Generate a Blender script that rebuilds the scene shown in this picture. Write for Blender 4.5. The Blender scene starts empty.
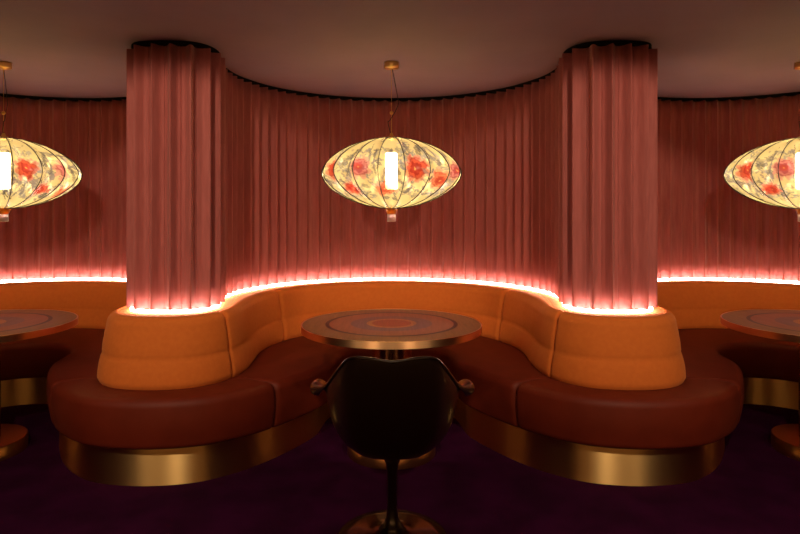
import bpy, bmesh, math, random
import numpy as np
from mathutils import Vector

PI = math.pi
COL = bpy.context.scene.collection
SC = bpy.context.scene

# ------------------------------------------------------------------ camera, world, lights, exposure
H = 1.35           # eye height
CEIL = 2.31        # ceiling height
P = 2.48           # distance from booth to booth

cam_d = bpy.data.cameras.new('camera')
cam = bpy.data.objects.new('camera', cam_d)
COL.objects.link(cam)
cam.location = (0, 0, H)
cam.rotation_euler = (PI / 2, 0, 0)
cam_d.sensor_width = 36
cam_d.lens = 36 * 600 / 800
cam_d.shift_x = 8.5 / 800
cam_d.shift_y = -53 / 800
cam_d.clip_start = 0.02
SC.camera = cam

w = bpy.data.worlds.new('world')
SC.world = w
w.use_nodes = True
w.node_tree.nodes['Background'].inputs[0].default_value = (1.0, 0.6, 0.5, 1)
w.node_tree.nodes['Background'].inputs[1].default_value = 0.02

SC.view_settings.view_transform = 'Standard'
SC.view_settings.look = 'None'
SC.view_settings.gamma = 1
SC.view_settings.exposure = 0.25
SC.view_settings.use_curve_mapping = False

PENDANT_W = 54.0       # light source inside each lantern (emission strength)
STRIP_W = 23.0          # ledge light strip emission strength


def spot(name, loc, target, energy, color, size=70, blend=0.8, radius=0.06):
    d = bpy.data.lights.new(name, 'SPOT')
    d.energy = energy
    d.color = color
    d.spot_size = math.radians(size)
    d.spot_blend = blend
    d.shadow_soft_size = radius
    o = bpy.data.objects.new(name, d)
    COL.objects.link(o)
    o.location = loc
    v = Vector(target) - Vector(loc)
    o.rotation_euler = v.to_track_quat('-Z', 'Y').to_euler()
    return o


# unseen spots added at ceiling level to light the column fronts and brass
for x_, tx, en in ((-2.2, -1.5, 40), (-1.0, -1.2, 108), (1.0, 1.2, 108), (2.2, 1.5, 40)):
    spot('ceiling_fill_spot', (x_, 0.75, 2.27), (tx, 3.2, .80), en, (1.0, 0.72, 0.48), 60, 0.22, 0.05)
spot('ceiling_fill_spot', (0, 0.75, 2.27), (0, 4.4, 1.25), 36, (1.0, 0.72, 0.48), 62, 0.6, 0.12)  # extra unseen spot, added to brighten the curtain of the middle booth
# unseen spots added to light the wall behind the camera for brass reflections
for x_ in (-2.6, -.95, .95, 2.6):
    spot('wall_fill_spot', (x_, -1.35, 2.27), (x_, -2.2, .45), 230, (1.0, 0.72, 0.42), 75, 0.8, 0.05)

# ------------------------------------------------------------------ materials
def mat(name, color, rough=0.6, metal=0.0, spec=0.5, coat=0.0, coat_rough=0.1, sheen=0.0, sheen_tint=None, aniso=0.0):
    m = bpy.data.materials.new(name)
    m.use_nodes = True
    b = m.node_tree.nodes['Principled BSDF']
    b.inputs['Base Color'].default_value = (*color, 1)
    b.inputs['Roughness'].default_value = rough
    b.inputs['Metallic'].default_value = metal
    b.inputs['Specular IOR Level'].default_value = spec
    b.inputs['Coat Weight'].default_value = coat
    b.inputs['Coat Roughness'].default_value = coat_rough
    b.inputs['Sheen Weight'].default_value = sheen
    if sheen_tint:
        b.inputs['Sheen Tint'].default_value = (*sheen_tint, 1)
    b.inputs['Anisotropic'].default_value = aniso
    return m


def nodes(m):
    return m.node_tree.nodes, m.node_tree.links, m.node_tree.nodes['Principled BSDF']


def add_noise(m, scale, c1, c2, detail=3, stretch=(1, 1, 1), bump=0.0, bump_scale=None, dist=0.002):
    n, l, b = nodes(m)
    tc = n.new('ShaderNodeTexCoord')
    mp = n.new('ShaderNodeMapping')
    mp.inputs['Scale'].default_value = stretch
    l.new(tc.outputs['Object'], mp.inputs['Vector'])
    t = n.new('ShaderNodeTexNoise')
    t.inputs['Scale'].default_value = scale
    t.inputs['Detail'].default_value = detail
    l.new(mp.outputs[0], t.inputs['Vector'])
    r = n.new('ShaderNodeValToRGB')
    r.color_ramp.elements[0].color = (*c1, 1)
    r.color_ramp.elements[1].color = (*c2, 1)
    r.color_ramp.elements[0].position = 0.35
    r.color_ramp.elements[1].position = 0.65
    l.new(t.outputs['Fac'], r.inputs['Fac'])
    l.new(r.outputs['Color'], b.inputs['Base Color'])
    if bump:
        t2 = n.new('ShaderNodeTexNoise')
        t2.inputs['Scale'].default_value = bump_scale or scale
        t2.inputs['Detail'].default_value = 4
        l.new(mp.outputs[0], t2.inputs['Vector'])
        bp = n.new('ShaderNodeBump')
        bp.inputs['Strength'].default_value = bump
        bp.inputs['Distance'].default_value = dist
        l.new(t2.outputs['Fac'], bp.inputs['Height'])
        l.new(bp.outputs[0], b.inputs['Normal'])
    return m


M = {}
M['ceiling'] = add_noise(mat('ceiling_paint', (.2, .12, .13), .75), 2.5, (.27, .185, .235), (.30, .205, .255))
M['wall'] = add_noise(mat('dark_plaster', (.05, .02, .02), .8), 3, (.05, .02, .02), (.06, .025, .025))
M['tan'] = add_noise(mat('tan_plaster', (.6, .38, .2), .7), 3, (.6, .38, .2), (.64, .4, .22))
M['carpet'] = add_noise(mat('purple_carpet', (.03, .006, .03), .95, spec=.05, sheen=0), 5, (.022, .0012, .017), (.034, .002, .026), bump=.6, bump_scale=260, dist=.004)
M['curtain'] = add_noise(mat('rose_red_curtain', (.4, .1, .09), .7, spec=.25, sheen=.25, sheen_tint=(1, .6, .55)), 60, (.36, .098, .09), (.42, .122, .112), stretch=(1, 1, .12), bump=.12, bump_scale=300, dist=.001)
M['orange'] = add_noise(mat('orange_wool', (.6, .2, .045), .85, spec=.15, sheen=.15, sheen_tint=(1, .6, .3)), 40, (.62, .16, .028), (.65, .175, .031), bump=.35, bump_scale=420, dist=.0015)
M['leather'] = add_noise(mat('russet_leather', (.22, .035, .015), .58, spec=.25), 9, (.12, .013, .0035), (.14, .016, .005), bump=.12, bump_scale=90, dist=.0015)
M['piping'] = mat('dark_seam', (.12, .03, .012), .7)
M['ledge'] = mat('ledge_paint', (.25, .12, .08), .7)
M['track'] = mat('black_track', (.006, .005, .005), .8, spec=.1)
M['black'] = mat('black_cord', (.01, .008, .007), .5)
M['rib_wire'] = mat('dark_wire', (.012, .004, .002), .5, spec=.2)
M['brass'] = mat('polished_brass', (.9, .6, .2), .3, metal=1)
M['copper'] = mat('copper_brass_rim', (.85, .5, .24), .3, metal=1)
M['column'] = mat('bronze_column', (.5, .26, .15), .16, metal=1)
M['glass'] = mat('clear_glass', (1, .95, .9), .05)
M['glass'].node_tree.nodes['Principled BSDF'].inputs['Transmission Weight'].default_value = 1
M['glass'].node_tree.nodes['Principled BSDF'].inputs['Roughness'].default_value = .4
M['amber'] = mat('amber_resin', (.9, .25, .03), .2)
M['amber'].node_tree.nodes['Principled BSDF'].inputs['Transmission Weight'].default_value = .5
M['shell'] = mat('black_brown_lacquer', (.018, .008, .005), .3, spec=.5, coat=.6, coat_rough=.08)
M['chair_base'] = mat('dark_bronze_lacquer', (.05, .024, .01), .25, metal=.5, coat=.6, coat_rough=.1)

for k_ in ('brass', 'copper', 'column'):
    n, l, b = nodes(M[k_])
    tg = n.new('ShaderNodeTangent'); tg.direction_type = 'RADIAL'; tg.axis = 'Z'
    l.new(tg.outputs[0], b.inputs['Tangent'])
    b.inputs['Anisotropic'].default_value = .85; b.inputs['Anisotropic Rotation'].default_value = .25
    b.inputs['Roughness'].default_value = .38 if k_ != 'column' else .25
# brushed brass for the plinth: vertical streaks from fine horizontal brushing
m = mat('brushed_brass', (.85, .6, .24), .3, metal=1, aniso=.92)
n, l, b = nodes(m)
tg = n.new('ShaderNodeTangent'); tg.direction_type = 'UV_MAP'; tg.uv_map = 'brushing'
b.inputs['Anisotropic Rotation'].default_value = .25
l.new(tg.outputs[0], b.inputs['Tangent'])
tc = n.new('ShaderNodeTexCoord'); mp = n.new('ShaderNodeMapping'); mp.inputs['Scale'].default_value = (3, 3, 160)
l.new(tc.outputs['Object'], mp.inputs['Vector'])
t = n.new('ShaderNodeTexNoise'); t.inputs['Scale'].default_value = 4
l.new(mp.outputs[0], t.inputs['Vector'])
mr = n.new('ShaderNodeMapRange'); mr.inputs['To Min'].default_value = .34; mr.inputs['To Max'].default_value = .48
l.new(t.outputs['Fac'], mr.inputs['Value']); l.new(mr.outputs[0], b.inputs['Roughness'])
M['plinth'] = m

# table top: concentric inlaid rings of lacquered veneer
m = mat('inlaid_veneer', (.4, .2, .08), .34, spec=.18, coat=0)
n, l, b = nodes(m)
tc = n.new('ShaderNodeTexCoord')
sep = n.new('ShaderNodeSeparateXYZ'); l.new(tc.outputs['Object'], sep.inputs[0])
cb = n.new('ShaderNodeCombineXYZ'); l.new(sep.outputs[0], cb.inputs[0]); l.new(sep.outputs[1], cb.inputs[1])
ln = n.new('ShaderNodeVectorMath'); ln.operation = 'LENGTH'; l.new(cb.outputs[0], ln.inputs[0])
dv = n.new('ShaderNodeMath'); dv.operation = 'DIVIDE'; dv.inputs[1].default_value = .51; l.new(ln.outputs['Value'], dv.inputs[0])
r = n.new('ShaderNodeValToRGB'); r.color_ramp.interpolation = 'CONSTANT'
rings = [(0, (.36, .07, .022)), (.215, (.5, .22, .06)), (.275, (.2, .105, .11)), (.45, (.33, .12, .055)), (.69, (.03, .004, .008)), (.732, (.27, .14, .045))]
r.color_ramp.elements[0].color = (*rings[0][1], 1)
r.color_ramp.elements[1].position = rings[1][0]; r.color_ramp.elements[1].color = (*rings[1][1], 1)
for p_, c_ in rings[2:]:
    e = r.color_ramp.elements.new(p_); e.color = (*c_, 1)
l.new(dv.outputs[0], r.inputs['Fac'])
mp = n.new('ShaderNodeMapping'); mp.inputs['Scale'].default_value = (14, 1.2, 1)
l.new(tc.outputs['Object'], mp.inputs['Vector'])
t = n.new('ShaderNodeTexNoise'); t.inputs['Scale'].default_value = 5; t.inputs['Detail'].default_value = 4
l.new(mp.outputs[0], t.inputs['Vector'])
mr = n.new('ShaderNodeMapRange'); mr.inputs['To Min'].default_value = .45; mr.inputs['To Max'].default_value = 1.15
l.new(t.outputs['Fac'], mr.inputs['Value'])
mx = n.new('ShaderNodeVectorMath'); mx.operation = 'SCALE'
l.new(r.outputs['Color'], mx.inputs[0]); l.new(mr.outputs[0], mx.inputs['Scale']); l.new(mx.outputs[0], b.inputs['Base Color'])
M['tabletop'] = m


def emission(name, color, strength):
    m = bpy.data.materials.new(name); m.use_nodes = True
    n, l = m.node_tree.nodes, m.node_tree.links
    n.remove(n['Principled BSDF'])
    e = n.new('ShaderNodeEmission'); e.inputs[0].default_value = (*color, 1); e.inputs[1].default_value = strength
    l.new(e.outputs[0], n['Material Output'].inputs[0])
    return m


M['bulb'] = emission('lit_tube', (1, .84, .6), PENDANT_W)
M['strip'] = emission('lit_strip', (1, .78, .66), STRIP_W)

# printed silk of the lantern: colour from the print, translucent and a little see-through
m = bpy.data.materials.new('printed_silk'); m.use_nodes = True
n, l = m.node_tree.nodes, m.node_tree.links
n.remove(n['Principled BSDF'])
at = n.new('ShaderNodeAttribute'); at.attribute_name = 'print'
tr = n.new('ShaderNodeBsdfTranslucent'); df = n.new('ShaderNodeBsdfDiffuse'); tp = n.new('ShaderNodeBsdfTransparent'); gl = n.new('ShaderNodeBsdfGlossy')
gl.inputs['Roughness'].default_value = .25
for s_ in (tr, df, tp): l.new(at.outputs['Color'], s_.inputs['Color'])
m1 = n.new('ShaderNodeMixShader'); m1.inputs[0].default_value = .35; l.new(tr.outputs[0], m1.inputs[1]); l.new(df.outputs[0], m1.inputs[2])
m2 = n.new('ShaderNodeMixShader'); m2.inputs[0].default_value = .5; l.new(m1.outputs[0], m2.inputs[1]); l.new(tp.outputs[0], m2.inputs[2])
fr = n.new('ShaderNodeFresnel'); fr.inputs[0].default_value = 1.55
m3 = n.new('ShaderNodeMixShader'); l.new(fr.outputs[0], m3.inputs[0]); l.new(m2.outputs[0], m3.inputs[1]); l.new(gl.outputs[0], m3.inputs[2])
l.new(m3.outputs[0], n['Material Output'].inputs[0])
M['silk'] = m

# ------------------------------------------------------------------ helpers
def obj(name, verts, faces, material, parent=None, smooth=True, loc=None):
    me = bpy.data.meshes.new(name)
    me.from_pydata([tuple(v) for v in verts], [], faces)
    me.validate()
    bm = bmesh.new(); bm.from_mesh(me)
    bmesh.ops.recalc_face_normals(bm, faces=bm.faces)
    bm.to_mesh(me); bm.free()
    if smooth:
        me.polygons.foreach_set('use_smooth', [True] * len(me.polygons))
    me.materials.append(M[material] if isinstance(material, str) else material)
    o = bpy.data.objects.new(name, me); COL.objects.link(o)
    if parent: o.parent = parent
    if loc: o.location = loc
    return o


def tag(o, label, cat, group=None):
    o['label'] = label; o['category'] = cat
    if group: o['group'] = group
    return o


def thing(name, label, cat, loc=(0, 0, 0), group=None):
    o = bpy.data.objects.new(name, None); COL.objects.link(o); o.location = loc
    o.empty_display_size = .1
    return tag(o, label, cat, group)


def struct(name, verts, faces, material):
    o = obj(name, verts, faces, material, smooth=False); o['kind'] = 'structure'; return o


def box(x0, x1, y0, y1, z0, z1):
    v = [(x, y, z) for x in (x0, x1) for y in (y0, y1) for z in (z0, z1)]
    f = [(0, 1, 3, 2), (4, 6, 7, 5), (0, 4, 5, 1), (2, 3, 7, 6), (0, 2, 6, 4), (1, 5, 7, 3)]
    return v, f


def lathe(profile, seg=64, c=(0, 0, 0)):
    v, f = [], []
    for (r_, z) in profile:
        for k in range(seg):
            a = 2 * PI * k / seg
            v.append((c[0] + r_ * math.cos(a), c[1] + r_ * math.sin(a), c[2] + z))
    n_ = len(profile)
    for i in range(n_ - 1):
        for k in range(seg):
            k2 = (k + 1) % seg
            f.append((i * seg + k, i * seg + k2, (i + 1) * seg + k2, (i + 1) * seg + k))
    if profile[0][0] > 1e-5: f.append(tuple(range(seg))[::-1])
    if profile[-1][0] > 1e-5: f.append(tuple((n_ - 1) * seg + k for k in range(seg)))
    return v, f


def tube(pts, r_, seg=8, closed=False):
    pts = [Vector(p) for p in pts]; v, f = [], []
    for i, p in enumerate(pts):
        a = pts[max(i - 1, 0)]; c = pts[min(i + 1, len(pts) - 1)]
        d = (c - a).normalized()
        u = d.cross(Vector((0, 0, 1)))
        if u.length < .02: u = d.cross(Vector((0, 1, 0)))
        u.normalize(); w_ = u.cross(d)
        for k in range(seg):
            an = 2 * PI * k / seg
            v.append(p + (u * math.cos(an) + w_ * math.sin(an)) * r_)
    for i in range(len(pts) - 1):
        for k in range(seg):
            k2 = (k + 1) % seg
            f.append((i * seg + k, i * seg + k2, (i + 1) * seg + k2, (i + 1) * seg + k))
    f.append(tuple(range(seg))[::-1]); f.append(tuple((len(pts) - 1) * seg + k for k in range(seg)))
    return v, f


def crom(pts, t):
    """Catmull-Rom through pts (numpy, with mirrored end handling done by the caller)."""
    i = int(min(max(math.floor(t), 0), len(pts) - 2)); u = t - i
    p1, p2 = pts[i], pts[i + 1]
    p0 = pts[i - 1] if i > 0 else np.array([-pts[1][0], pts[1][1]])
    p3 = pts[i + 2] if i + 2 < len(pts) else np.array([-P - pts[-2][0], pts[-2][1]])
    return .5 * (2 * p1 + (p2 - p0) * u + (2 * p0 - 5 * p1 + 4 * p2 - p3) * u * u + (3 * p1 - p0 - 3 * p2 + p3) * u ** 3)


# control points of the wave, booth centre (index 0) to column front (index 10)
CUR = [(0, 4.97), (-.452, 4.87), (-.82, 4.588), (-1.018, 4.231), (-1.07, 3.93), (-1.04, 3.70), (-1.005, 3.55), (-1.02, 3.43), (-1.07, 3.355), (-1.15, 3.325), (-1.24, 3.315)]
TOP = [(0, 4.77), (-.372, 4.69), (-.674, 4.466), (-.837, 4.172), (-.885, 3.90), (-.888, 3.66), (-.885, 3.47), (-.91, 3.33), (-.98, 3.205), (-1.09, 3.13), (-1.24, 3.105)]
BOT = [(0, 4.71), (-.347, 4.64), (-.636, 4.43), (-.79, 4.156), (-.842, 3.92), (-.835, 3.67), (-.832, 3.48), (-.86, 3.31), (-.935, 3.17), (-1.06, 3.08), (-1.24, 3.05)]
SEA = [(0, 4.20), (-.156, 4.165), (-.283, 4.07), (-.352, 3.95), (-.375, 3.82), (-.40, 3.65), (-.48, 3.47), (-.63, 3.235), (-.79, 3.065), (-.98, 2.95), (-1.24, 2.91)]
CUR, TOP, BOT, SEA = [[np.array(p, float) for p in c] for c in (CUR, TOP, BOT, SEA)]


def wave(pts, g):
    """g: global parameter. Booth b (-1,0,1) has its centre at g = 20*b; columns at g = 10 + 20*b."""
    b = math.floor((g + 10) / 20)
    loc = g - 20 * b               # -10..10
    p = crom(pts, abs(loc))
    x = -p[0] if loc > 0 else p[0]
    X = x + b * P
    if pts is CUR: X += .022 * math.tanh(X * 1.6)     # the columns stand slightly further apart than the padding
    if pts is SEA: X += .022
    return np.array([X, p[1]])


# ------------------------------------------------------------------ structure
X0, X1, Y0, Y1 = -4.1, 4.1, -2.2, 5.25
struct('floor', *box(X0, X1, Y0, Y1, -.05, 0), 'carpet')
struct('ceiling', *box(X0, X1, Y0, Y1, CEIL, CEIL + .05), 'ceiling')
struct('wall_back', *box(X0, X1, Y1, Y1 + .05, 0, CEIL), 'wall')
struct('wall_left', *box(X0 - .05, X0, Y0, Y1, 0, CEIL), 'wall')
struct('wall_right', *box(X1, X1 + .05, Y0, Y1, 0, CEIL), 'wall')
struct('wall_front', *box(X0, X1, Y0 - .05, Y0, 0, CEIL), 'tan')

# ------------------------------------------------------------------ curtain
GMAX = 30.0
gs = np.linspace(-GMAX, GMAX, 6001)
cp = np.array([wave(CUR, g) for g in gs])
seg_l = np.hypot(*(cp[1:] - cp[:-1]).T)
s_acc = np.concatenate([[0], np.cumsum(seg_l)])
L = s_acc[-1]
NPL = round(L / .098)
SUB = 22


def curve_at(s):
    return np.array([np.interp(s, s_acc, cp[:, 0]), np.interp(s, s_acc, cp[:, 1])])


def normal_at(s):
    d = curve_at(min(s + .01, L)) - curve_at(max(s - .01, 0))
    d /= np.hypot(*d) + 1e-9
    return np.array([d[1], -d[0]])


n0 = normal_at(L / 2)
SGN = 1 if n0[1] < 0 else -1      # towards the room


rng = random.Random(4)
cols = NPL * SUB + 1
base = [curve_at(L * i / (cols - 1)) for i in range(cols)]
nrm = [normal_at(L * i / (cols - 1)) * SGN for i in range(cols)]
tan_ = [np.array([-n_[1], n_[0]]) for n_ in nrm]
jit = [rng.uniform(-1, 1) for _ in range(NPL + 2)]
ZC0, ZC1 = .822, CEIL - .024
rows = 14
V, F = [], []
for j in range(rows):
    z = ZC0 + (ZC1 - ZC0) * j / (rows - 1)
    for i in range(cols):
        ph = i / SUB; k = int(ph); u = ph - k
        a = 2 * PI * u
        jt = jit[k] * (1 - u) + jit[k + 1] * u
        drift = .07 * math.sin(z * 2.1 + jt * 3)
        amp = .031 + .003 * jt
        off = amp * math.tanh(2.2 * (math.cos(a + drift) - .3)) + .003 * math.cos(3 * a + jt)
        lat = -.006 * math.sin(2 * a + drift) + .006 * jt
        q = base[i] + nrm[i] * off + tan_[i] * lat
        V.append((q[0], q[1], z))
for j in range(rows - 1):
    for i in range(cols - 1):
        F.append((j * cols + i, j * cols + i + 1, (j + 1) * cols + i + 1, (j + 1) * cols + i))
curtain = thing('curtain', 'long rose-red pleated curtain following the wavy wall above the banquette', 'curtain')
cl = obj('pleated_cloth', V, F, 'curtain', curtain)
sd = cl.modifiers.new('thickness', 'SOLIDIFY'); sd.thickness = .003; sd.offset = 0


def sweep(section_fn, g0, g1, n_, closed_ends=True):
    """section_fn(g, u) -> list of (x,y,z) closed loop; u = 0..1 along."""
    V, F = [], []; k = None
    for i in range(n_ + 1):
        g = g0 + (g1 - g0) * i / n_
        loop = section_fn(g, i / n_)
        k = len(loop); V += loop
    for i in range(n_):
        for j in range(k):
            j2 = (j + 1) % k
            F.append((i * k + j, i * k + j2, (i + 1) * k + j2, (i + 1) * k + j))
    if closed_ends:
        F.append(tuple(range(k))[::-1]); F.append(tuple(n_ * k + j for j in range(k)))
    return V, F


def gn(pts, g):
    a = wave(pts, g - .02); b_ = wave(pts, g + .02)
    d = b_ - a; d /= np.hypot(*d) + 1e-9
    nn = np.array([d[1], -d[0]])
    c = wave(CUR, g) - wave(SEA, g)
    if np.dot(nn, c) > 0: nn = -nn       # towards the room
    return nn


def rect_section(pts, o0, o1, z0, z1):
    def fn(g, u):
        p = wave(pts, g); n_ = gn(pts, g)
        a = p + n_ * o0; b_ = p + n_ * o1
        return [(a[0], a[1], z0), (b_[0], b_[1], z0), (b_[0], b_[1], z1), (a[0], a[1], z1)]
    return fn


obj('curtain_track', *sweep(rect_section(CUR, -.06, .005, CEIL - .024, CEIL - .0005), -GMAX, GMAX, 900), 'track', curtain, smooth=False)

# ------------------------------------------------------------------ banquette
bq = thing('banquette', 'continuous serpentine banquette with orange backrests, russet leather seats and brass plinth', 'sofa')
SEATZ, PLZ, BACKZ = .45, .195, .81


def smooth(a, b_, x):
    t_ = min(max((x - a) / (b_ - a), 0), 1); return t_ * t_ * (3 - 2 * t_)


def back_section(len_m):
    def fn(g, u):
        B, T, C = wave(BOT, g), wave(TOP, g), wave(CUR, g)
        out = (B - C); out /= np.hypot(*out)
        dist = min(u, 1 - u) * len_m
        e = max(0, 1 - dist / .035)
        pinch = .020 * (1 - math.sqrt(max(0, 1 - e * e)))       # rounded cushion ends
        loop = []
        # back side (hidden, towards curtain) up from the seat
        bi = B * .45 + C * .55
        loop.append((bi[0], bi[1], SEATZ - .03))
        # front face
        N = 26
        for i in range(N + 1):
            f_ = i / N
            z = SEATZ - .03 + (BACKZ - .055 - SEATZ + .03) * f_
            k = (z - SEATZ) / (BACKZ - SEATZ)
            q = B + (T - B) * max(k, -.1)
            bulge = .007 * math.sin(PI * min(max((z - SEATZ) / .15, 0), 1)) + .004 * math.sin(PI * min(max((z - .6) / .15, 0), 1))
            groove = .006 * math.exp(-((z - .598) / .005) ** 2) + .0025 * math.exp(-((z - .685) / .006) ** 2)
            under = .012 * max(0, 1 - (z - SEATZ) / .02) if z < SEATZ + .02 else 0
            q = q + out * (bulge - groove - under - pinch)
            loop.append((q[0], q[1], z))
        # round over
        rr = .055
        k = (BACKZ - .055 - SEATZ) / (BACKZ - SEATZ)
        q0 = B + (T - B) * k
        for i in range(1, 9):
            a = PI / 2 * i / 8
            q = q0 - out * (rr * (1 - math.cos(a)) + pinch)
            loop.append((q[0], q[1], BACKZ - .055 + rr * math.sin(a) - pinch * math.sin(a)))
        ci = C + out * .085
        loop.append((ci[0], ci[1], BACKZ - .004 - pinch))
        loop.append((ci[0], ci[1], BACKZ - .06))
        return loop
    return fn


def seat_section(len_m):
    def fn(g, u):
        S, B, C = wave(SEA, g), wave(BOT, g), wave(CUR, g)
        n_ = gn(SEA, g)
        out = S - B; W = np.hypot(*out); out /= W
        out = out * .4 + n_ * .6; out /= np.hypot(*out)
        dist = min(u, 1 - u) * len_m
        e = max(0, 1 - dist / .03)
        pinch = .012 * (1 - math.sqrt(max(0, 1 - e * e)))
        inner = B * .6 + C * .4
        loop = [(inner[0], inner[1], PLZ), (inner[0], inner[1], SEATZ - .012)]
        R = .048
        edge = S + out * .012
        # flat top from under the backrest to the edge rounding
        st = edge - out * R
        for i in range(7):
            f_ = i / 6
            q = B + (st - B) * f_
            z = SEATZ - .006 + .012 * math.sin(PI * (.25 + .6 * f_)) - pinch
            loop.append((q[0], q[1], z))
        z_last = loop[-1][2]
        for i in range(1, 10):
            a = PI / 2 * i / 9
            q = st + out * (R * math.sin(a) - pinch)
            loop.append((q[0], q[1], z_last - R * (1 - math.cos(a))))
        zb = PLZ + .035
        for i in range(1, 9):
            f_ = i / 8
            z = (z_last - R) + (zb - (z_last - R)) * f_
            q = edge + out * (.008 * math.sin(PI * f_) - pinch - .012 * f_)
            loop.append((q[0], q[1], z))
        for i in range(1, 6):
            a = PI / 2 * i / 5
            q = edge + out * (-.012 - pinch - .035 * (1 - math.cos(a)))
            loop.append((q[0], q[1], zb - .034 * math.sin(a)))
        q = S - out * .12
        loop.append((q[0], q[1], PLZ))
        return loop
    return fn


def clen(pts, g0, g1):
    p = np.array([wave(pts, g0 + (g1 - g0) * i / 80) for i in range(81)])
    return float(np.hypot(*(p[1:] - p[:-1]).T).sum())


def clampg(a): return max(-GMAX, min(GMAX, a))


SB, SP = 2.65, 7.1           # seam positions: booth back seam, column seam
GAP = .035
for b in (-1, 0, 1):
    c = 20 * b
    for g0, g1, nm in ((c - SB, c + SB, 'back'), (c - SP, c - SB, 'turn'), (c + SB, c + SP, 'turn')):
        g0, g1 = g0 + GAP / 2, g1 - GAP / 2
        o = obj('backrest', *sweep(back_section(clen(BOT, g0, g1)), g0, g1, 120), 'orange', bq)
    g0, g1 = c - SP + GAP / 2, c + SP - GAP / 2
    obj('seat', *sweep(seat_section(clen(SEA, g0, g1)), g0, g1, 260), 'leather', bq)
for b in (-2, -1, 0, 1):
    c = 20 * b + 10
    g0, g1 = clampg(c - (10 - SP) + GAP / 2), clampg(c + (10 - SP) - GAP / 2)
    o = obj('backrest', *sweep(back_section(clen(BOT, g0, g1)), g0, g1, 120), 'orange', bq)
    if abs(g1 - g0) > 5: o['label'] = 'rounded orange padding in front of the curtained column'
    obj('seat', *sweep(seat_section(clen(SEA, g0, g1)), g0, g1, 160), 'leather', bq)

# inner body under seat and ledge behind the backrest
def body_section(g, u):
    S, B, C = wave(SEA, g), wave(BOT, g), wave(CUR, g)
    out = (B - C); out /= np.hypot(*out)
    a = B - out * .10; c_ = C + out * .005
    return [(a[0], a[1], .1), (c_[0], c_[1], .1), (c_[0], c_[1], BACKZ - .012), (C[0] + out[0] * .10, C[1] + out[1] * .10, BACKZ - .012), (a[0], a[1], BACKZ - .1)]


o = obj('ledge', *sweep(body_section, -GMAX, GMAX, 600), 'orange', bq, smooth=False)


def plinth_section(g, u):
    S = wave(SEA, g); n_ = gn(SEA, g)
    S = S - np.array([.02, 0]); a = S - n_ * .066; b_ = S - n_ * .086
    return [(b_[0], b_[1], .0), (a[0], a[1], .0), (a[0], a[1], PLZ), (b_[0], b_[1], PLZ)]


o = obj('plinth', *sweep(plinth_section, -GMAX, GMAX, 900), 'plinth', bq, smooth=False)
o['label'] = 'brushed brass plinth'
uv = o.data.uv_layers.new(name='brushing')
for lp in o.data.loops:
    uv.data[lp.index].uv = (lp.vertex_index // 4 * .01, o.data.vertices[lp.vertex_index].co.z)
for p_ in o.data.polygons: p_.use_smooth = abs(p_.normal.z) < .5
md = o.modifiers.new('edges', 'EDGE_SPLIT'); md.split_angle = math.radians(50)

# light strip in the gap between backrest and curtain
def strip_section(g, u):
    B, C = wave(BOT, g), wave(CUR, g)
    out = (B - C); out /= np.hypot(*out)
    loop = []
    for k in range(8):
        a = 2 * PI * k / 8
        q = C + out * (.002 + .010 * math.cos(a))
        loop.append((q[0], q[1], BACKZ + .001 + .010 * math.sin(a)))
    return loop


s = obj('light_strip', *sweep(strip_section, -GMAX, GMAX, 600), 'strip')
tag(s, 'glowing white light strip running along the foot of the red curtain', 'light')

# ------------------------------------------------------------------ tables
def make_table(loc, label):
    t_ = thing('round_table', label, 'table', loc, 'round tables in the booths')
    R, Z = .51, .73
    obj('tabletop', *lathe([(0, Z - .034), (R - .006, Z - .034), (R - .006, Z - .001), (0, Z - .001)][1:3] + [], 128), 'tabletop', t_, smooth=False)
    o_ = obj('rim', *lathe([(R - .006, Z - .036), (R, Z - .036), (R, Z), (R - .007, Z), (R - .007, Z - .002)], 160), 'copper', t_)
    o_['label'] = 'copper-brass edge band'
    o_.modifiers.new('edges', 'EDGE_SPLIT').split_angle = math.radians(50)
    o_ = obj('column', *lathe([(.115, .07), (.115, Z - .034)], 96), 'column', t_)
    o_.modifiers.new('edges', 'EDGE_SPLIT').split_angle = math.radians(50)
    o_ = obj('base', *lathe([(.25, 0), (.25, .07), (.246, .075), (.11, .075)], 128), 'copper_base', t_)
    o_.modifiers.new('edges', 'EDGE_SPLIT').split_angle = math.radians(50)
    return t_


M['copper_base'] = mat('dull_brass_base', (.55, .3, .13), .3, metal=1)
tab = make_table((0, 3.415, 0), 'round inlaid pedestal table in the middle booth behind the dark chair')
for x, lb in ((-2.35, 'round inlaid pedestal table cut off by the left edge of the photo'), (2.445, 'round inlaid pedestal table cut off by the right edge of the photo')):
    r_ = tab.copy(); COL.objects.link(r_); r_.location = (x, 3.40, 0); r_['label'] = lb
    for ch in list(tab.children):
        c_ = ch.copy(); COL.objects.link(c_); c_.parent = r_

# ------------------------------------------------------------------ tulip-like armchair
chair = thing('armchair', 'dark glossy swivel armchair with flared arms facing the middle table', 'chair', (.003, 2.5, 0))


def bez(p, t_):
    a, b_, c_, d_ = p; s_ = 1 - t_
    return a * s_ ** 3 + 3 * b_ * s_ * s_ * t_ + 3 * c_ * s_ * t_ * t_ + d_ * t_ ** 3


# meridians around the shell: angle 0 = back, 180 = front; (x, y, z) for right-hand side
def V3(*a): return np.array(a, float)


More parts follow.
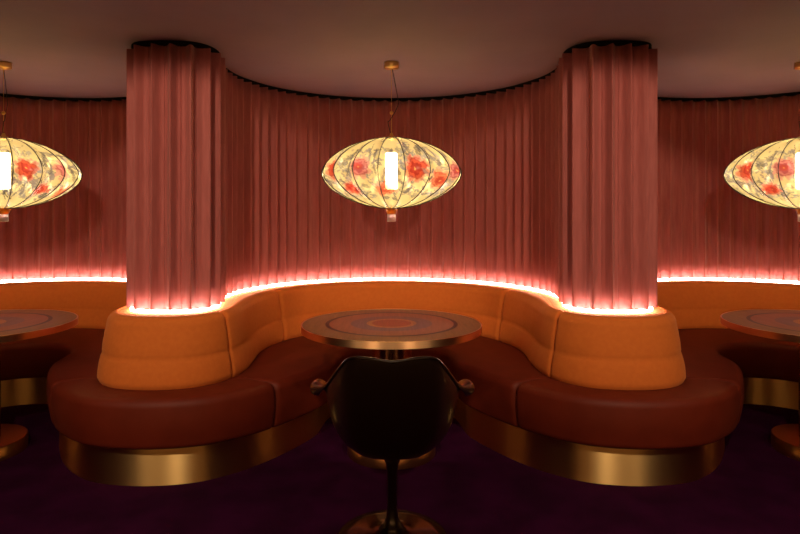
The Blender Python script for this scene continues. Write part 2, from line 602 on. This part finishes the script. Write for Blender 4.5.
mer = [
    (0,   V3(.0, -.22, .345), V3(.0, -.245, .50), V3(.0, -.27, .802)),
    (14,  V3(.07, -.22, .345), V3(.11, -.24, .50), V3(.09, -.265, .814)),
    (27,  V3(.14, -.21, .35), V3(.19, -.215, .50), V3(.158, -.245, .808)),
    (42,  V3(.20, -.17, .36), V3(.235, -.15, .51), V3(.20, -.20, .760)),
    (60,  V3(.235, -.10, .365), V3(.262, -.08, .53), V3(.243, -.13, .692)),
    (80,  V3(.24, -.02, .365), V3(.262, 0, .54), V3(.272, -.05, .645)),
    (98,  V3(.23, .03, .365), V3(.245, .05, .55), V3(.288, .03, .630)),
    (112, V3(.22, .07, .365), V3(.225, .11, .54), V3(.288, .10, .618)),
    (128, V3(.18, .11, .37), V3(.22, .18, .43), V3(.262, .18, .55)),
    (145, V3(.13, .15, .37), V3(.16, .24, .385), V3(.20, .24, .455)),
    (162, V3(.06, .17, .37), V3(.08, .27, .375), V3(.10, .275, .432)),
    (180, V3(.0, .17, .37), V3(.0, .28, .375), V3(.0, .285, .428)),
]
ang = [m_[0] for m_ in mer]


def cr1(arr, xs, x):
    k = 0
    while k < len(xs) - 2 and x > xs[k + 1]: k += 1
    u = (x - xs[k]) / (xs[k + 1] - xs[k])
    mir = np.array([-1, 1, 1.])
    p1, p2 = arr[k], arr[k + 1]
    p0 = arr[k - 1] if k > 0 else arr[1] * mir
    p3 = arr[k + 2] if k + 2 < len(arr) else arr[-2] * mir
    return .5 * (2 * p1 + (p2 - p0) * u + (2 * p0 - 5 * p1 + 4 * p2 - p3) * u * u + (3 * p1 - p0 - 3 * p2 + p3) * u ** 3)


NA, NT = 120, 28
V, F = [(0, 0, .368)], []
for i in range(NA):
    a = 360 * i / NA
    aa = a if a <= 180 else 360 - a
    sg = 1 if a <= 180 else -1
    c1, c2, c3 = [cr1([m_[q] for m_ in mer], ang, aa) for q in (1, 2, 3)]
    for j in range(1, NT + 1):
        t_ = j / NT
        q = bez((V3(0, 0, .368), c1, c2, c3), t_)
        V.append((sg * q[0], q[1], q[2]))
    # rolled lip: outward flare, widest on the arms
    d = c3 - c2; d /= np.linalg.norm(d)
    outw = np.array([c3[0], c3[1] * .4, 0]); outw /= np.linalg.norm(outw) + 1e-9
    arm = math.exp(-((aa - 100) / 17) ** 2)
    lip = .004 + .028 * arm
    for th in (150, 115, 80, 45, 10, -25, -60, -60 - 50 * arm):
        q = c3 + outw * lip * (.87 + math.cos(math.radians(th))) + np.array([0, 0, 1.]) * lip * (math.sin(math.radians(th)) - .5)
        V.append((sg * q[0], q[1], q[2]))
K = NT + 8
for i in range(NA):
    i2 = (i + 1) % NA
    F.append((0, 1 + i * K, 1 + i2 * K))
    for j in range(K - 1):
        F.append((1 + i * K + j, 1 + i * K + j + 1, 1 + i2 * K + j + 1, 1 + i2 * K + j))
sh = obj('shell', V, F, 'shell', chair)
sd = sh.modifiers.new('thickness', 'SOLIDIFY'); sd.thickness = .007; sd.offset = 0
ss = sh.modifiers.new('smooth', 'SUBSURF'); ss.levels = 1; ss.render_levels = 1
obj('stem', *lathe([(.055, .352), (.042, .345), (.026, .31), (.021, .26), (.0195, .20), (.021, .13), (.026, .085), (.038, .055), (.058, .036)], 64), 'shell', chair)
obj('base', *lathe([(.228, 0), (.23, .004), (.226, .008), (.18, .014), (.12, .022), (.08, .030), (.058, .038), (.0, .04)], 96), 'chair_base', chair)

# ------------------------------------------------------------------ lantern pendants
RL, HL, EX = .442, .225, 1.75
NR = 18


def lprofile(t_):
    """t 0 (top) .. 1 (bottom): radius, height of a rib"""
    a = PI * t_
    r_ = RL * max(0, math.sin(a)) ** (2 / EX)
    z = HL * (1 if math.cos(a) > 0 else -1) * abs(math.cos(a)) ** (2 / EX * 1.0)
    return r_, z


def make_shade_data():
    na, nt = NR * 26, 130
    t0, t1 = .042, .958
    co = np.zeros(((nt + 1) * na, 3))
    for j in range(nt + 1):
        t_ = t0 + (t1 - t0) * j / nt
        r_, z = lprofile(t_)
        for i in range(na):
            a = 2 * PI * i / na
            u = (i % 26) / 26
            sag = 1 - .095 * math.sin(PI * u) * (math.sin(PI * t_) ** .6)
            co[j * na + i] = (r_ * sag * math.cos(a), r_ * sag * math.sin(a), z * (1 - .02 * math.sin(PI * u)))
    faces = []
    for j in range(nt):
        for i in range(na):
            i2 = (i + 1) % na
            faces.append((j * na + i, (j + 1) * na + i, (j + 1) * na + i2, j * na + i2))
    return co, faces


def paint(co):
    rg = np.random.default_rng(11)
    n_ = len(co)
    base_c = np.array([.72, .585, .27])
    col = np.tile(base_c, (n_, 1))
    # soft cloudiness of the silk
    ph = np.arctan2(co[:, 1], co[:, 0])
    w_ = .5 + .5 * np.sin(ph * 5 + co[:, 2] * 18 + 1.3 * np.sin(ph * 3))
    col *= (1 - .07 * w_)[:, None]

    def local(phi, t_):
        r_, z = lprofile(t_); c_ = np.array([r_ * math.cos(phi), r_ * math.sin(phi), z])
        r2, z2 = lprofile(t_ + .01)
        c2 = np.array([r2 * math.cos(phi), r2 * math.sin(phi), z2])
        ey = (c_ - c2); ey /= np.linalg.norm(ey)
        ex = np.array([-math.sin(phi), math.cos(phi), 0])
        d = co - c_
        x_, y_ = d @ ex, d @ ey
        wx = .005 * np.sin(95 * y_ + 3 * phi) + .003 * np.sin(210 * x_ + 170 * y_)
        wy = .005 * np.sin(90 * x_ + 5 * phi) + .003 * np.cos(190 * x_ - 160 * y_)
        return x_ + wx, y_ + wy, np.linalg.norm(d, axis=1)

    def blend(mask, c_, k):
        col[:] = col * (1 - (mask * k)[:, None]) + np.array(c_) * (mask * k)[:, None]

    def leafspray(x, y, dist, cx, cy, ang_, ln, cc, k=.75):
        dx, dy = x - cx, y - cy
        u = dx * math.cos(ang_) + dy * math.sin(ang_); v_ = -dx * math.sin(ang_) + dy * math.cos(ang_)
        hw = ln * .2 * np.sin(np.clip(u / ln, 0, 1) * PI) ** .8
        m_ = ((u > 0) & (u < ln) & (np.abs(v_) < hw) & (dist < .25)).astype(float)
        vein = (np.abs(v_) < .0012).astype(float)
        blend(m_ * (1 - .5 * vein), cc, k)

    def flower(phi, t_, s_, c_out, c_in):
        x, y, dist = local(phi, t_)
        near = dist < .2
        # leaves and sprigs around
        for q in range(16):
            a0 = rg.uniform(0, 2 * PI); rr = s_ * rg.uniform(.8, 1.7)
            g_ = rg.uniform(.07, .24)
            leafspray(x, y, dist, rr * math.cos(a0), rr * math.sin(a0), a0 + rg.uniform(-.8, .8), s_ * rg.uniform(.5, .95), (g_ * 1.1, g_ * .9, g_ * .85), rg.uniform(.5, .85))
        rr = np.hypot(x, y); th = np.arctan2(y, x)
        rot = rg.uniform(0, 6)
        R_ = s_ * (.66 + .34 * np.abs(np.cos(4 * th + rot)) ** .6)
        m_ = ((rr < R_) & near).astype(float)
        blend(m_, c_out, .7)
        edge = ((rr < R_) & (rr > R_ * .88) & near).astype(float)
        blend(edge, (.75, .35, .25), .6)
        for f_, rt, cc in ((.74, 1.1, c_in), (.62, 1.3, c_out), (.46, 2.2, c_in), (.3, .4, (.4, .05, .03)), (.1, 0, (.7, .35, .1))):
            R2 = s_ * f_ * (.82 + .18 * np.abs(np.cos(2.5 * th + rot + rt)))
            blend(((rr < R2) & near).astype(float), cc, .75)

    def sprig(phi, t_, s_, a0):
        x, y, dist = local(phi, t_)
        u = x * math.cos(a0) + y * math.sin(a0); v_ = -x * math.sin(a0) + y * math.cos(a0)
        bend = v_ - .25 * u * u / s_
        blend(((np.abs(bend) < .0014) & (u > 0) & (u < s_) & (dist < .3)).astype(float), (.1, .09, .07), .8)
        for q in range(9):
            uu = s_ * (q + .7) / 9.5; vv = .25 * uu * uu / s_
            cx = uu * math.cos(a0) - vv * math.sin(a0); cy = uu * math.sin(a0) + vv * math.cos(a0)
            sd_ = 1 if q % 2 else -1
            g_ = rg.uniform(.14, .34)
            leafspray(x, y, dist, cx, cy, a0 + sd_ * rg.uniform(.6, 1.1), s_ * .26, (g_, g_ * .95, g_), rg.uniform(.5, .8))

    reds = [((.58, .09, .04), (.3, .02, .015)), ((.72, .22, .1), (.45, .06, .03)), ((.6, .2, .17), (.3, .04, .05))]
    # positions seen from the room side (phi = -90 deg faces the camera)
    spots_ = [(-90 + 20, .50, .085), (-90 - 6, .70, .075), (-90 - 27, .46, .07), (-90 - 60, .45, .07), (-90 + 46, .62, .07), (-90 + 68, .5, .06),
              (-90 - 42, .7, .06), (35, .5, .08), (70, .65, .07), (105, .45, .07), (140, .62, .075), (170, .45, .07), (8, .68, .065)]
    for q in range(72):
        phi = math.radians(-90 + (q * 360 / 72) + rg.uniform(-6, 6))
        sprig(phi, rg.uniform(.3, .75), rg.uniform(.12, .2), rg.uniform(0, 2 * PI))
    for q, (ph_, t_, s_) in enumerate(spots_):
        co_, ci_ = reds[q % 3]
        flower(math.radians(ph_), t_, s_, co_, ci_)
    return np.clip(col, 0, 1)


co, faces = make_shade_data()
pcol = paint(co)


def cable_path(pts, n_=24):
    pts = [np.array(p, float) for p in pts]; out = []
    for k in range(len(pts) - 1):
        p0 = pts[max(k - 1, 0)]; p1 = pts[k]; p2 = pts[k + 1]; p3 = pts[min(k + 2, len(pts) - 1)]
        for i in range(n_):
            u = i / n_
            out.append(.5 * (2 * p1 + (p2 - p0) * u + (2 * p0 - 5 * p1 + 4 * p2 - p3) * u * u + (3 * p1 - p0 - 3 * p2 + p3) * u ** 3))
    out.append(pts[-1]); return out


ZL = 1.608
TOPZ = CEIL - ZL
lamp = thing('pendant_lamp', 'floral silk lantern pendant hanging over the middle table', 'lamp', (0, 3.80, ZL), 'floral lantern pendants')
sh = obj('lamp_shade', co, faces, 'silk', lamp)
ca = sh.data.color_attributes.new('print', 'FLOAT_COLOR', 'POINT')
ca.data.foreach_set('color', np.concatenate([pcol, np.ones((len(pcol), 1))], axis=1).astype(np.float32).ravel())
sh['label'] = 'cream silk shade printed with red flowers and grey leaves'
rp = []
for j in range(61):
    t_ = .03 + .94 * j / 60
    r_, z = lprofile(t_); rp.append((r_ * 1.004, 0, z * 1.004))
rib0 = obj('rib', *tube(rp, .0028, 6), 'rib_wire', lamp)
for k in range(1, NR):
    c_ = rib0.copy(); COL.objects.link(c_); c_.parent = lamp; c_.rotation_euler = (0, 0, 2 * PI * k / NR)
rib0.rotation_euler = (0, 0, 0)
obj('bulb', *lathe([(0, -.10), (.03, -.10), (.038, -.092), (.038, .122), (.03, .13), (0, .13)], 32), 'bulb', lamp)
tz = lprofile(.03)[1]
obj('top_collar', *lathe([(0, tz - .012), (.046, tz - .012), (.048, tz - .004), (.03, tz + .006), (.014, tz + .012), (.008, tz + .03), (0, tz + .032)], 32), 'brass', lamp)
o = obj('bottom_collar', *lathe([(0, -tz + .008), (.045, -tz + .008), (.047, -tz - .004), (.036, -tz - .014), (.03, -tz - .034), (0, -tz - .034)], 32), 'amber', lamp)
o['label'] = 'amber resin collar'
o = obj('finial', *lathe([(0, -tz - .035), (.028, -tz - .035), (.028, -tz - .08), (.025, -tz - .083), (0, -tz - .083)], 32), 'glass', lamp)
o['label'] = 'clear glass cylinder'
obj('canopy', *lathe([(0, TOPZ - .0005), (.046, TOPZ - .0005), (.046, TOPZ - .034), (.043, TOPZ - .038), (.006, TOPZ - .038), (.006, TOPZ - .045), (0, TOPZ - .045)], 48), 'brass', lamp)
JZ = 1.990 - ZL
obj('suspension_ball', *lathe([(.012 * math.sin(PI * k / 12) + (0.0), JZ - .012 * math.cos(PI * k / 12)) for k in range(13)], 24), 'brass', lamp)
obj('suspension_wire', *tube([(0, 0, TOPZ - .045), (0, 0, JZ), (0, 0, tz + .03)], .0013, 6), 'brass', lamp)
obj('power_cord', *tube(cable_path([(.004, 0, TOPZ - .04), (.022, -.005, TOPZ - .13), (.042, -.01, TOPZ - .24), (.045, -.01, JZ + .06), (.022, -.006, JZ + .005), (-.012, -.008, JZ - .05), (-.022, -.006, tz + .10), (-.012, 0, tz + .05), (-.003, 0, tz + .022)]), .0024, 6), 'black', lamp)
for x, rz, lb in ((-2.457, 1.9, 'floral silk lantern pendant cut off by the left edge of the photo'), (2.605, -.35, 'floral silk lantern pendant cut off by the right edge of the photo')):
    r_ = lamp.copy(); COL.objects.link(r_); r_.location = (x, 3.80, ZL); r_['label'] = lb; r_.rotation_euler = (0, 0, rz)
    for ch in list(lamp.children):
        c_ = ch.copy(); COL.objects.link(c_); c_.parent = r_
